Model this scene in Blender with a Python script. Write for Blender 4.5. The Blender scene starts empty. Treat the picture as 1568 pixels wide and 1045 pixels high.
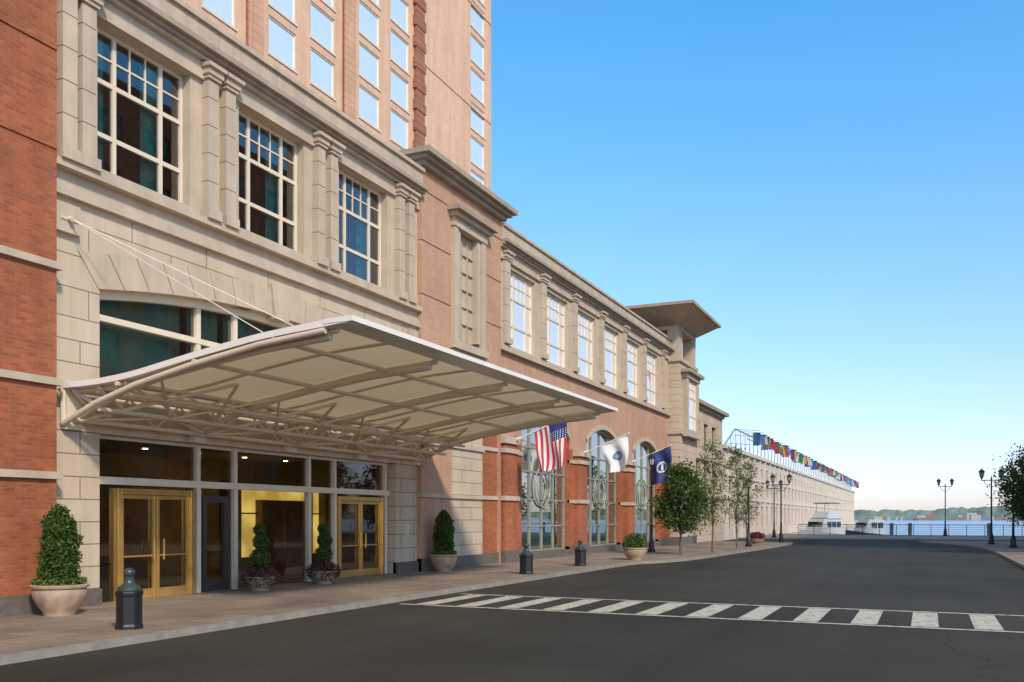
import bpy, math, random
import numpy as np
from mathutils import Vector
random.seed(7); np.random.seed(7)
S=bpy.context.scene
# ---------------------------------------------------------------- materials
def newmat(n):
    m=bpy.data.materials.new(n); m.use_nodes=True
    nt=m.node_tree; b=nt.nodes['Principled BSDF']; return m,nt,b
def N(nt,t,**k):
    n=nt.nodes.new(t)
    for a,v in k.items(): setattr(n,a,v)
    return n
def col(c): return (c[0],c[1],c[2],1)
def streaks(nt,g,amt):
    mp=N(nt,'ShaderNodeMapping'); mp.inputs['Scale'].default_value=(2.6,2.6,.16); nt.links.new(g.outputs['Position'],mp.inputs['Vector'])
    no=N(nt,'ShaderNodeTexNoise'); no.inputs['Scale'].default_value=1; no.inputs['Detail'].default_value=6; no.inputs['Roughness'].default_value=.65; nt.links.new(mp.outputs[0],no.inputs['Vector'])
    mr=N(nt,'ShaderNodeMapRange'); mr.inputs['From Min'].default_value=.35; mr.inputs['From Max'].default_value=.65; mr.inputs['To Min'].default_value=1-amt; mr.inputs['To Max'].default_value=1+amt/3
    nt.links.new(no.outputs['Fac'],mr.inputs['Value']); return mr
def plain(n,c,rough=.6,metal=0,var=.12,scale=3.,bump=0.,spec=.5,streak=0):
    m,nt,b=newmat(n)
    g=N(nt,'ShaderNodeNewGeometry'); no=N(nt,'ShaderNodeTexNoise'); no.inputs['Scale'].default_value=scale; no.inputs['Detail'].default_value=5
    nt.links.new(g.outputs['Position'],no.inputs['Vector'])
    r=N(nt,'ShaderNodeValToRGB'); r.color_ramp.elements[0].position=.3; r.color_ramp.elements[1].position=.7
    r.color_ramp.elements[0].color=col([x*(1-var) for x in c]); r.color_ramp.elements[1].color=col([min(1,x*(1+var)) for x in c])
    nt.links.new(no.outputs['Fac'],r.inputs['Fac'])
    if streak:
        sm=streaks(nt,g,streak); sc=N(nt,'ShaderNodeVectorMath',operation='SCALE'); nt.links.new(r.outputs['Color'],sc.inputs[0]); nt.links.new(sm.outputs[0],sc.inputs['Scale']); nt.links.new(sc.outputs[0],b.inputs['Base Color'])
    else: nt.links.new(r.outputs['Color'],b.inputs['Base Color'])
    b.inputs['Roughness'].default_value=rough; b.inputs['Metallic'].default_value=metal; b.inputs['Specular IOR Level'].default_value=spec
    if bump:
        n2=N(nt,'ShaderNodeTexNoise'); n2.inputs['Scale'].default_value=scale*12; n2.inputs['Detail'].default_value=4
        nt.links.new(g.outputs['Position'],n2.inputs['Vector'])
        bp=N(nt,'ShaderNodeBump'); bp.inputs['Strength'].default_value=bump; bp.inputs['Distance'].default_value=.02
        nt.links.new(n2.outputs['Fac'],bp.inputs['Height']); nt.links.new(bp.outputs['Normal'],b.inputs['Normal'])
    return m
def masonry(n,c1,c2,mortar,bw,bh,ms,rough=.8,bump=.4,large=.15,offset=.5,horizontal=False,zoff=0,streak=.12):
    m,nt,b=newmat(n); L=nt.links
    g=N(nt,'ShaderNodeNewGeometry'); sp=N(nt,'ShaderNodeSeparateXYZ'); L.new(g.outputs['Position'],sp.inputs[0])
    cb=N(nt,'ShaderNodeCombineXYZ')
    if horizontal:
        L.new(sp.outputs[0],cb.inputs[1]); L.new(sp.outputs[1],cb.inputs[0])
    else:
        ad=N(nt,'ShaderNodeMath',operation='ADD'); L.new(sp.outputs[0],ad.inputs[0]); L.new(sp.outputs[1],ad.inputs[1])
        az=N(nt,'ShaderNodeMath',operation='ADD'); L.new(sp.outputs[2],az.inputs[0]); az.inputs[1].default_value=zoff
        L.new(ad.outputs[0],cb.inputs[0]); L.new(az.outputs[0],cb.inputs[1])
    br=N(nt,'ShaderNodeTexBrick'); br.inputs['Scale'].default_value=1; br.offset=offset
    br.inputs['Brick Width'].default_value=bw; br.inputs['Row Height'].default_value=bh; br.inputs['Mortar Size'].default_value=ms
    br.inputs['Mortar Smooth'].default_value=.1; br.inputs['Bias'].default_value=0
    br.inputs['Color1'].default_value=col(c1); br.inputs['Color2'].default_value=col(c2); br.inputs['Mortar'].default_value=col(mortar)
    L.new(cb.outputs[0],br.inputs['Vector'])
    no=N(nt,'ShaderNodeTexNoise'); no.inputs['Scale'].default_value=.5; no.inputs['Detail'].default_value=8; no.inputs['Roughness'].default_value=.6
    L.new(g.outputs['Position'],no.inputs['Vector'])
    mr=N(nt,'ShaderNodeMapRange'); mr.inputs['From Min'].default_value=.3; mr.inputs['From Max'].default_value=.7
    mr.inputs['To Min'].default_value=1-large; mr.inputs['To Max'].default_value=1+large
    L.new(no.outputs['Fac'],mr.inputs['Value'])
    fac=mr
    if streak and not horizontal:
        sm=streaks(nt,g,streak); fac=N(nt,'ShaderNodeMath',operation='MULTIPLY'); L.new(mr.outputs[0],fac.inputs[0]); L.new(sm.outputs[0],fac.inputs[1])
    mx=N(nt,'ShaderNodeVectorMath',operation='SCALE'); L.new(br.outputs['Color'],mx.inputs[0]); L.new(fac.outputs[0],mx.inputs['Scale'])
    L.new(mx.outputs[0],b.inputs['Base Color']); b.inputs['Roughness'].default_value=rough; b.inputs['Specular IOR Level'].default_value=.3
    n2=N(nt,'ShaderNodeTexNoise'); n2.inputs['Scale'].default_value=25; L.new(g.outputs['Position'],n2.inputs['Vector'])
    hm=N(nt,'ShaderNodeMath',operation='MULTIPLY_ADD'); L.new(br.outputs['Fac'],hm.inputs[0]); hm.inputs[1].default_value=-1; L.new(n2.outputs['Fac'],hm.inputs[2])
    bp=N(nt,'ShaderNodeBump'); bp.inputs['Strength'].default_value=bump; bp.inputs['Distance'].default_value=.015
    L.new(hm.outputs[0],bp.inputs['Height']); L.new(bp.outputs['Normal'],b.inputs['Normal'])
    return m
def glass(n,tint,refl0,behind=None,rough=.01,wob=.012):
    m,nt,b=newmat(n); L=nt.links; nt.nodes.remove(b); out=nt.nodes['Material Output']
    gl=N(nt,'ShaderNodeBsdfGlossy'); gl.inputs['Roughness'].default_value=rough; gl.inputs['Color'].default_value=(1,.97,.95,1)
    g=N(nt,'ShaderNodeNewGeometry'); no=N(nt,'ShaderNodeTexNoise'); no.inputs['Scale'].default_value=.6; no.inputs['Detail'].default_value=1; L.new(g.outputs['Position'],no.inputs['Vector'])
    bp=N(nt,'ShaderNodeBump'); bp.inputs['Strength'].default_value=wob; bp.inputs['Distance'].default_value=.1; L.new(no.outputs['Fac'],bp.inputs['Height']); L.new(bp.outputs['Normal'],gl.inputs['Normal'])
    if behind is None:
        tr=N(nt,'ShaderNodeBsdfTransparent'); tr.inputs['Color'].default_value=col(tint)
    else:
        tr=N(nt,'ShaderNodeBsdfDiffuse'); tr.inputs['Color'].default_value=col(behind)
    fr=N(nt,'ShaderNodeFresnel'); fr.inputs['IOR'].default_value=1.5
    mr=N(nt,'ShaderNodeMapRange'); mr.inputs['To Min'].default_value=refl0; mr.inputs['To Max'].default_value=1; L.new(fr.outputs[0],mr.inputs['Value'])
    mx=N(nt,'ShaderNodeMixShader'); L.new(mr.outputs[0],mx.inputs[0]); L.new(tr.outputs[0],mx.inputs[1]); L.new(gl.outputs[0],mx.inputs[2]); L.new(mx.outputs[0],out.inputs['Surface'])
    return m
def leafmat(n,dark,light):
    m,nt,b=newmat(n); L=nt.links
    g=N(nt,'ShaderNodeNewGeometry'); r=N(nt,'ShaderNodeValToRGB'); r.color_ramp.elements[0].color=col(dark); r.color_ramp.elements[1].color=col(light)
    L.new(g.outputs['Random Per Island'],r.inputs['Fac']); L.new(r.outputs['Color'],b.inputs['Base Color']); b.inputs['Roughness'].default_value=.6; b.inputs['Specular IOR Level'].default_value=.25
    tl=N(nt,'ShaderNodeBsdfTranslucent'); L.new(r.outputs['Color'],tl.inputs['Color'])
    mx=N(nt,'ShaderNodeMixShader'); mx.inputs[0].default_value=.3; L.new(b.outputs[0],mx.inputs[1]); L.new(tl.outputs[0],mx.inputs[2]); L.new(mx.outputs[0],nt.nodes['Material Output'].inputs['Surface'])
    return m
def emis(n,c,s,c2=None):
    m,nt,b=newmat(n); b.inputs['Base Color'].default_value=col(c); b.inputs['Emission Color'].default_value=col(c); b.inputs['Emission Strength'].default_value=s
    if c2:
        g=N(nt,'ShaderNodeNewGeometry'); no=N(nt,'ShaderNodeTexNoise'); no.inputs['Scale'].default_value=1.1; no.inputs['Detail'].default_value=3; nt.links.new(g.outputs['Position'],no.inputs['Vector'])
        r=N(nt,'ShaderNodeValToRGB'); r.color_ramp.elements[0].position=.38; r.color_ramp.elements[1].position=.62; r.color_ramp.elements[0].color=col(c2); r.color_ramp.elements[1].color=col(c)
        nt.links.new(no.outputs['Fac'],r.inputs['Fac']); nt.links.new(r.outputs['Color'],b.inputs['Emission Color'])
    return m

M={}
ST1=(.53,.43,.32); ST2=(.495,.395,.29)
M['stone']=masonry('limestone_ashlar',ST1,ST2,(.19,.15,.12),1.55,.43,.012,large=.10,bump=.3)
M['stone_big']=masonry('limestone_blocks',ST1,ST2,(.19,.15,.12),2.1,.62,.012,large=.10,bump=.3,zoff=.05)
M['trim']=plain('limestone_trim',(.485,.39,.29),.75,var=.08,scale=1.5,bump=.15,streak=.14)
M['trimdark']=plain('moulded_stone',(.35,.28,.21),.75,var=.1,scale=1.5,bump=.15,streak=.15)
M['redbrick']=masonry('red_brick',(.43,.120,.045),(.30,.080,.033),(.28,.14,.085),.22,.075,.009,large=.22,bump=.5)
M['salmon']=masonry('salmon_brick',(.52,.30,.195),(.47,.26,.17),(.38,.26,.19),.22,.075,.006,large=.10,bump=.3)
M['towerbrick']=masonry('tower_brick',(.68,.43,.29),(.64,.40,.265),(.52,.36,.26),.6,.25,.006,large=.06,bump=.15)
M['towerdark']=masonry('tower_pier_brick',(.60,.35,.225),(.56,.32,.205),(.46,.27,.17),3,.5,.04,large=.08,bump=.3,offset=0)
M['towercorner']=masonry('tower_corner_brick',(.35,.155,.09),(.31,.135,.08),(.23,.10,.06),3,.5,.05,large=.1,bump=.3,offset=0)
M['granite']=plain('dark_granite',(.13,.105,.09),.5,var=.2,scale=8)
M['cream']=plain('cream_frame_paint',(.67,.57,.44),.45,var=.05)
M['steel']=plain('canopy_steel_paint',(.63,.53,.40),.4,var=.05)
M['white']=plain('white_paint_metal',(.78,.74,.67),.35,var=.04)
M['brass']=plain('polished_brass',(.85,.52,.16),.26,metal=.75,var=.12,scale=4)
M['bronze']=plain('dark_bronze',(.05,.04,.03),.4,var=.15)
M['greenmull']=plain('green_mullion',(.24,.25,.19),.45,var=.1)
M['black']=plain('black_iron_paint',(.012,.013,.013),.38,var=.2)
M['verdigris']=plain('bollard_cap_paint',(.035,.055,.05),.3,var=.2)
M['pot']=plain('terracotta_pot',(.42,.29,.20),.75,var=.22,scale=6,bump=.3,streak=.2)
M['bark']=plain('bark',(.13,.095,.07),.9,var=.35,scale=14,bump=.5)
M['glassA']=glass('window_glass',(.72,.80,.76),.12)
M['glassG']=glass('lobby_glass',(.75,.80,.72),.06)
M['glassC']=glass('sky_window_glass',(1,1,1),.45,behind=(.76,.76,.73))  # pale backing colour stands in for a bright sky reflection
M['glassT']=glass('tower_glass',(1,1,1),.42,behind=(.80,.84,.84),wob=.02)  # near-white backing whitens the panes like reflected sky
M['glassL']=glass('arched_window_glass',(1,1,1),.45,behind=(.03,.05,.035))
M['glassD']=glass('dark_window_glass',(1,1,1),.06,behind=(.02,.025,.028))
M['reflpane']=plain('reflection_block_panes',(.05,.13,.115),.5,var=.6,scale=.3)  # matte panes of the unseen block added for window reflections
M['curtain']=plain('teal_curtain',(.12,.38,.32),.9,var=.3,scale=5)
M['mezz']=plain('mezzanine_blind',(.16,.26,.20),.9,var=.3,scale=1.5)
M['dark']=plain('room_interior',(.24,.10,.06),.9,var=.3)
M['room']=plain('lobby_wall',(.24,.165,.09),.8,var=.3,scale=1)
M['wood']=plain('wood_panel',(.14,.055,.02),.4,var=.3,scale=2)
M['glow']=emis('glowing_lobby_wall',(.95,.66,.17),.9,(.50,.28,.05))  # wall glows by itself, patchy emission in place of lamplight falling on it
M['down']=emis('added_downlight',(1,.75,.42),14)  # ceiling lights added to brighten the lobby
def asphalt():
    m,nt,b=newmat('asphalt'); L=nt.links
    g=N(nt,'ShaderNodeNewGeometry')
    a=N(nt,'ShaderNodeTexNoise'); a.inputs['Scale'].default_value=.22; a.inputs['Detail'].default_value=6; L.new(g.outputs['Position'],a.inputs['Vector'])
    mp=N(nt,'ShaderNodeMapping'); mp.inputs['Scale'].default_value=(1.1,.04,1); L.new(g.outputs['Position'],mp.inputs['Vector'])
    st_=N(nt,'ShaderNodeTexNoise'); st_.inputs['Scale'].default_value=1; st_.inputs['Detail'].default_value=3; L.new(mp.outputs[0],st_.inputs['Vector'])
    f=N(nt,'ShaderNodeTexNoise'); f.inputs['Scale'].default_value=45; f.inputs['Detail'].default_value=4; L.new(g.outputs['Position'],f.inputs['Vector'])
    s=N(nt,'ShaderNodeMath',operation='MULTIPLY_ADD'); L.new(f.outputs['Fac'],s.inputs[0]); s.inputs[1].default_value=.9; L.new(a.outputs['Fac'],s.inputs[2])
    s2=N(nt,'ShaderNodeMath',operation='MULTIPLY_ADD'); L.new(st_.outputs['Fac'],s2.inputs[0]); s2.inputs[1].default_value=.5; L.new(s.outputs[0],s2.inputs[2])
    mr=N(nt,'ShaderNodeMapRange'); mr.inputs['From Min'].default_value=.9; mr.inputs['From Max'].default_value=1.45; L.new(s2.outputs[0],mr.inputs['Value'])
    r=N(nt,'ShaderNodeValToRGB'); e=r.color_ramp.elements; e[0].color=(.026,.0235,.018,1); e[1].color=(.056,.051,.039,1)
    L.new(mr.outputs[0],r.inputs['Fac'])
    vo=N(nt,'ShaderNodeTexVoronoi',feature='DISTANCE_TO_EDGE'); vo.inputs['Scale'].default_value=.16
    wv=N(nt,'ShaderNodeVectorMath',operation='MULTIPLY_ADD'); n3=N(nt,'ShaderNodeTexNoise'); n3.inputs['Scale'].default_value=.9; n3.inputs['Detail'].default_value=5; L.new(g.outputs['Position'],n3.inputs['Vector'])
    L.new(n3.outputs['Color'],wv.inputs[0]); wv.inputs[1].default_value=(1.6,1.6,0); L.new(g.outputs['Position'],wv.inputs[2]); L.new(wv.outputs[0],vo.inputs['Vector'])
    cr_=N(nt,'ShaderNodeMapRange'); cr_.inputs['From Min'].default_value=0; cr_.inputs['From Max'].default_value=.004; cr_.inputs['To Min'].default_value=.65; L.new(vo.outputs['Distance'],cr_.inputs['Value'])
    sc=N(nt,'ShaderNodeVectorMath',operation='SCALE'); L.new(r.outputs['Color'],sc.inputs[0]); L.new(cr_.outputs[0],sc.inputs['Scale'])
    L.new(sc.outputs[0],b.inputs['Base Color']); b.inputs['Roughness'].default_value=.85; b.inputs['Specular IOR Level'].default_value=.2
    bp=N(nt,'ShaderNodeBump'); bp.inputs['Strength'].default_value=.45; bp.inputs['Distance'].default_value=.01; L.new(f.outputs['Fac'],bp.inputs['Height']); L.new(bp.outputs['Normal'],b.inputs['Normal'])
    return m
M['road']=asphalt()
M['pave']=masonry('sidewalk_paving',(.27,.21,.155),(.20,.16,.12),(.11,.09,.075),1.2,.6,.012,large=.3,bump=.2,horizontal=True)
M['plaza']=plain('plaza_paving',(.28,.24,.19),.85,var=.15,scale=.6)
M['kerb']=plain('granite_kerb',(.25,.22,.18),.8,var=.18,scale=4)
def roadpaint():
    m,nt,b=newmat('road_paint'); L=nt.links
    g=N(nt,'ShaderNodeNewGeometry'); f=N(nt,'ShaderNodeTexNoise'); f.inputs['Scale'].default_value=6; f.inputs['Detail'].default_value=9; f.inputs['Roughness'].default_value=.75
    L.new(g.outputs['Position'],f.inputs['Vector'])
    r=N(nt,'ShaderNodeValToRGB'); e=r.color_ramp.elements; e[0].position=.36; e[0].color=(.11,.105,.09,1); e[1].position=.50; e[1].color=(.52,.49,.40,1)
    L.new(f.outputs['Fac'],r.inputs['Fac']); L.new(r.outputs['Color'],b.inputs['Base Color']); b.inputs['Roughness'].default_value=.7; return m
M['paint']=roadpaint()
def water():
    m,nt,b=newmat('harbor_water'); L=nt.links
    b.inputs['Base Color'].default_value=(.20,.27,.35,1); b.inputs['Roughness'].default_value=.25
    g=N(nt,'ShaderNodeNewGeometry'); f=N(nt,'ShaderNodeTexNoise'); f.inputs['Scale'].default_value=.8; f.inputs['Detail'].default_value=5; L.new(g.outputs['Position'],f.inputs['Vector'])
    bp=N(nt,'ShaderNodeBump'); bp.inputs['Strength'].default_value=.5; bp.inputs['Distance'].default_value=.3; L.new(f.outputs['Fac'],bp.inputs['Height']); L.new(bp.outputs['Normal'],b.inputs['Normal']); return m
M['water']=water()
M['fabric']=plain('canopy_panel',(.72,.60,.43),.5,var=.04,scale=1)
nt=M['fabric'].node_tree; b=nt.nodes['Principled BSDF']; tl=N(nt,'ShaderNodeBsdfTranslucent'); tl.inputs['Color'].default_value=(.78,.66,.44,1)
mx=N(nt,'ShaderNodeMixShader'); mx.inputs[0].default_value=.28; nt.links.new(b.outputs[0],mx.inputs[1]); nt.links.new(tl.outputs[0],mx.inputs[2]); nt.links.new(mx.outputs[0],nt.nodes['Material Output'].inputs['Surface'])
M['leafshrub']=leafmat('shrub_leaves',(.022,.055,.010),(.11,.17,.028))
M['leaftree']=leafmat('tree_leaves',(.045,.09,.015),(.17,.22,.05))
M['leafdense']=leafmat('dense_tree_leaves',(.022,.055,.012),(.10,.155,.03))
M['flower']=leafmat('purple_flowers',(.07,.03,.035),(.26,.06,.09))
M['flowerg']=leafmat('bedding_flowers',(.05,.10,.02),(.5,.35,.12))

# ---------------------------------------------------------------- mesh builder
def empty(n,loc=(0,0,0)):
    e=bpy.data.objects.new(n,None); e.location=loc; e.empty_display_size=.2; S.collection.objects.link(e); return e
class MB:
    def __init__(s): s.v=[]; s.f=[]; s.m=[]
    def q(s,*p,m=0):
        i=len(s.v); s.v+= [tuple(a) for a in p]; s.f.append(tuple(range(i,i+len(p)))); s.m.append(m)
    def box(s,x0,x1,y0,y1,z0,z1,m=0):
        i=len(s.v); s.v+=[(x0,y0,z0),(x1,y0,z0),(x1,y1,z0),(x0,y1,z0),(x0,y0,z1),(x1,y0,z1),(x1,y1,z1),(x0,y1,z1)]
        for f in [(0,3,2,1),(4,5,6,7),(0,1,5,4),(1,2,6,5),(2,3,7,6),(3,0,4,7)]: s.f.append(tuple(i+a for a in f)); s.m.append(m)
    def tube(s,p0,p1,r,r2=None,n=8,m=0,cap=True):
        if r2 is None: r2=r
        p0=Vector(p0); p1=Vector(p1); d=(p1-p0)
        if d.length<1e-6: return
        d.normalize(); a=Vector((0,0,1)) if abs(d.z)<.9 else Vector((1,0,0)); u=d.cross(a).normalized(); w=d.cross(u)
        i=len(s.v)
        for P,R in((p0,r),(p1,r2)):
            for k in range(n):
                t=2*math.pi*k/n; s.v.append(tuple(P+u*(R*math.cos(t))+w*(R*math.sin(t))))
        for k in range(n):
            k2=(k+1)%n; s.f.append((i+k,i+k2,i+n+k2,i+n+k)); s.m.append(m)
        if cap: s.f.append(tuple(i+k for k in range(n))[::-1]); s.f.append(tuple(i+n+k for k in range(n))); s.m+= [m,m]
    def path(s,pts,r,n=8,m=0):
        for a,b in zip(pts[:-1],pts[1:]): s.tube(a,b,r,n=n,m=m)
    def lathe(s,c,prof,n=20,m=0,rot=0):
        i=len(s.v)
        for (r,z) in prof:
            for k in range(n):
                t=2*math.pi*k/n+rot; s.v.append((c[0]+r*math.cos(t),c[1]+r*math.sin(t),c[2]+z))
        for j in range(len(prof)-1):
            for k in range(n):
                k2=(k+1)%n; s.f.append((i+j*n+k,i+j*n+k2,i+(j+1)*n+k2,i+(j+1)*n+k)); s.m.append(m)
        s.f.append(tuple(i+(len(prof)-1)*n+k for k in range(n))); s.m.append(m)
    def obj(s,name,mats,parent=None,smooth=False,bevel=0):
        me=bpy.data.meshes.new(name); me.from_pydata(s.v,[],s.f)
        for mm in mats: me.materials.append(mm)
        me.polygons.foreach_set('material_index',s.m)
        if smooth: me.polygons.foreach_set('use_smooth',[True]*len(s.f))
        me.update(); o=bpy.data.objects.new(name,me); S.collection.objects.link(o)
        if parent: o.parent=parent
        if bevel:
            md=o.modifiers.new('bev','BEVEL'); md.width=bevel; md.segments=2; md.limit_method='ANGLE'
        if smooth:
            md=o.modifiers.new('es','EDGE_SPLIT'); md.split_angle=math.radians(40)
        return o
def wall(B,xf,dep,y0,y1,z0,z1,ops,m=0,sgn=1):
    ys=sorted(set([y0,y1]+[o[0] for o in ops]+[o[1] for o in ops])); zs=sorted(set([z0,z1]+[o[2] for o in ops]+[o[3] for o in ops]))
    for a,b in zip(ys[:-1],ys[1:]):
        for c,d in zip(zs[:-1],zs[1:]):
            ym=(a+b)/2; zm=(c+d)/2
            if any(o[0]<ym<o[1] and o[2]<zm<o[3] for o in ops): continue
            B.q((xf,a,c),(xf,b,c),(xf,b,d),(xf,a,d),m=m)
    xb=xf-dep*sgn
    for o in ops:
        a,b,c,d=o[:4]
        B.q((xf,a,c),(xb,a,c),(xb,a,d),(xf,a,d),m=m); B.q((xf,b,c),(xf,b,d),(xb,b,d),(xb,b,c),m=m)
        B.q((xf,a,c),(xf,b,c),(xb,b,c),(xb,a,c),m=m); B.q((xf,a,d),(xb,a,d),(xb,b,d),(xf,b,d),m=m)
def archz(y,y0,y1,zs,rise):
    t=(y-(y0+y1)/2)/((y1-y0)/2); 
    h=(y1-y0)/2; R=(h*h+rise*rise)/(2*rise); return zs+math.sqrt(max(0,R*R-(t*h)**2))-(R-rise)
def archwall(B,xf,dep,y0,y1,zs,rise,zt,n=28,m=0):
    for i in range(n):
        a=y0+(y1-y0)*i/n; b=y0+(y1-y0)*(i+1)/n; za=archz(a,y0,y1,zs,rise); zb=archz(b,y0,y1,zs,rise)
        B.q((xf,a,za),(xf,b,zb),(xf,b,zt),(xf,a,zt),m=m); B.q((xf,a,za),(xf-dep,a,za),(xf-dep,b,zb),(xf,b,zb),m=m)
def archring(B,x0,x1,y0,y1,zs,rise,t,n=28,m=0):
    for i in range(n):
        a=y0+(y1-y0)*i/n; b=y0+(y1-y0)*(i+1)/n; za=archz(a,y0,y1,zs,rise); zb=archz(b,y0,y1,zs,rise)
        B.q((x1,a,za),(x1,b,zb),(x1,b,zb-t),(x1,a,za-t),m=m); B.q((x1,a,za-t),(x1,b,zb-t),(x0,b,zb-t),(x0,a,za-t),m=m); B.q((x1,a,za),(x0,a,za),(x0,b,zb),(x1,b,zb),m=m)
def leaves(name,pts,size,mat,parent,up=.3):
    n=len(pts); v=np.zeros((n*4,3)); pts=np.array(pts)
    a=np.random.normal(size=(n,3)); a/=np.linalg.norm(a,axis=1)[:,None]
    b=np.random.normal(size=(n,3)); b=np.cross(a,b); b/=np.linalg.norm(b,axis=1)[:,None]
    s=(size*np.random.uniform(.6,1.35,n))[:,None]
    v[0::4]=pts-a*s; v[1::4]=pts-b*s*.55; v[2::4]=pts+a*s; v[3::4]=pts+b*s*.55
    me=bpy.data.meshes.new(name); me.from_pydata(v.tolist(),[],[(4*i,4*i+1,4*i+2,4*i+3) for i in range(n)]); me.materials.append(mat)
    o=bpy.data.objects.new(name,me); S.collection.objects.link(o); o.parent=parent; return o
def ball_pts(c,r,n,shell=.35,sq=1):
    d=np.random.normal(size=(n,3)); d/=np.linalg.norm(d,axis=1)[:,None]; rr=r*(1-shell*np.random.rand(n)**1.5)[:,None]
    p=d*rr; p[:,2]*=sq; return p+np.array(c)

# ================================================================ HOTEL
H=empty('hotel_building')
st=MB(); sb=MB(); tr=MB(); rb=MB(); sa=MB(); gr=MB(); cr=MB()
OY0,OY1=12.85,23.75
wall(st,0,.6,11.6,OY0,0.0,5.6,[],0); wall(st,0,.6,OY1,25.02,0,5.6,[],0)
st.q((0,OY0,0),(-.6,OY0,0),(-.6,OY0,6.25),(0,OY0,6.25)); st.q((0,OY1,0),(0,OY1,6.25),(-.6,OY1,6.25),(-.6,OY1,0))
wall(sb,0,.6,11.6,OY0,5.6,7.9,[]); wall(sb,0,.6,OY1,25.02,5.6,7.9,[])
archwall(sb,0,.6,OY0,OY1,6.25,.55,7.9,n=40)
winA=[(12.8+4*k,15.25+4*k,8.55,11.5) for k in range(3)]
wall(tr,0,.45,11.6,25.02,7.9,12.0,winA)
R_n=17
c=(OY0+OY1)/2
for i in range(R_n):
    a=OY0-.05+(OY1-OY0+.1)*i/R_n+.012; b=OY0-.05+(OY1-OY0+.1)*(i+1)/R_n-.012
    if abs((a+b)/2-c)<.3: continue
    def zz(y): return archz(min(max(y,OY0),OY1),OY0,OY1,6.25,.55)
    k=.085; za,zb=zz(a)+.003,zz(b)+.003; a2=a+(a-c)*k; b2=b+(b-c)*k
    X=.025
    sbv=[(X,a,za),(X,b,zb),(X,b2,zb+.62),(X,a2,za+.62)]
    tr.q(*sbv); 
    for (p,q) in ((0,1),(1,2),(2,3),(3,0)):
        P,Q=sbv[p],sbv[q]; tr.q(P,(0,P[1],P[2]),(0,Q[1],Q[2]),Q)
ks=[(.09,c-.26,6.72),(.09,c+.26,6.72),(.09,c+.42,7.55),(.09,c-.42,7.55)]; tr.q(*ks)
for (p,q) in ((0,1),(1,2),(2,3),(3,0)):
    P,Q=ks[p],ks[q]; tr.q(P,(-.3,P[1],P[2]),(-.3,Q[1],Q[2]),Q)
tr.box(-.1,.14,11.7,25.0,7.80,7.93); tr.box(-.1,.10,11.7,25.0,7.93,8.02)
tr.box(-.1,.20,11.7,25.0,8.30,8.44)
for (a,b,c0,d) in winA: tr.box(-.3,.16,a-.12,b+.12,8.443,8.55)
def entab(B,y0,y1,z,D):
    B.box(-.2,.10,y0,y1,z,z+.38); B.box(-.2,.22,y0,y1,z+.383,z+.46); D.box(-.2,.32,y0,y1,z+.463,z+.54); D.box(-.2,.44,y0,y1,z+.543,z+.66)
    y=y0
    while y<y1-.01:
        e_=min(y1,y+2.0); B.box(-.5,.24,y+.006,e_-.006,z+.663,z+1.14); B.box(-.5,.32,y+.006,e_-.006,z+1.143,z+1.25); y=e_
    B.box(-.5,.22,y0,y1,z+.66,z+1.24)
td=MB()
entab(tr,11.9,24.98,11.52,td)
def pilaster(y,w,z0,z1,pr=.2,xb=0):
    tr.box(xb-.1,xb+pr+.07,y-w/2-.05,y+w/2+.05,z0,z0+.22)
    z=z0+.22
    while z<z1-.36:
        h=min(.62,z1-.3-z); tr.box(xb-.1,xb+pr,y-w/2,y+w/2,z+.008,z+h-.012); z+=h
    tr.box(xb-.1,xb+pr-.02,y-w/2+.015,y+w/2-.015,z0+.2,z1-.2)
    tr.box(xb-.1,xb+pr+.05,y-w/2-.04,y+w/2+.04,z1-.3,z1-.22); tr.box(xb-.1,xb+pr+.09,y-w/2-.08,y+w/2+.08,z1-.22,z1-.08); tr.box(xb-.1,xb+pr+.16,y-w/2-.13,y+w/2+.13,z1-.08,z1+.003)
for yy in (12.02,12.45,15.76,16.32,19.76,20.32,23.80,24.36):
    pilaster(yy,.32,8.443,11.85)
def window(F,G,y0,y1,z0,z1,xf,glassdep=.05,rows=(.29,.65)):
    x0=xf-.07; w=.075
    F.box(x0,xf,y0,y0+w,z0,z1); F.box(x0,xf,y1-w,y1,z0,z1); F.box(x0,xf-.003,y0+w,y1-w,z0,z0+w); F.box(x0,xf-.003,y0+w,y1-w,z1-w,z1)
    W=y1-y0; Hh=z1-z0; a=y0+W*.25; b=y1-W*.25
    for yy in (a,b): F.box(x0,xf-.006,yy-.045,yy+.045,z0+w,z1-w)
    for f in rows: F.box(x0,xf-.009,y0+w,y1-w,z0+Hh*f-.045,z0+Hh*f+.045)
    zt=z0+Hh*rows[-1]+.045; zm=(zt+z1-w)/2
    F.box(x0+.02,xf-.02,y0+w,y1-w,zm-.018,zm+.018)
    for yy in (a+(b-a)/3,a+2*(b-a)/3): F.box(x0+.02,xf-.023,yy-.016,yy+.016,zt,z1-w)
    G.q((xf-glassdep,y0,z0),(xf-glassdep,y1,z0),(xf-glassdep,y1,z1),(xf-glassdep,y0,z1))
gA=MB(); gC=MB(); gG=MB(); gL=MB(); gD=MB(); cur=MB(); rm=MB(); mz=MB()
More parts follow.
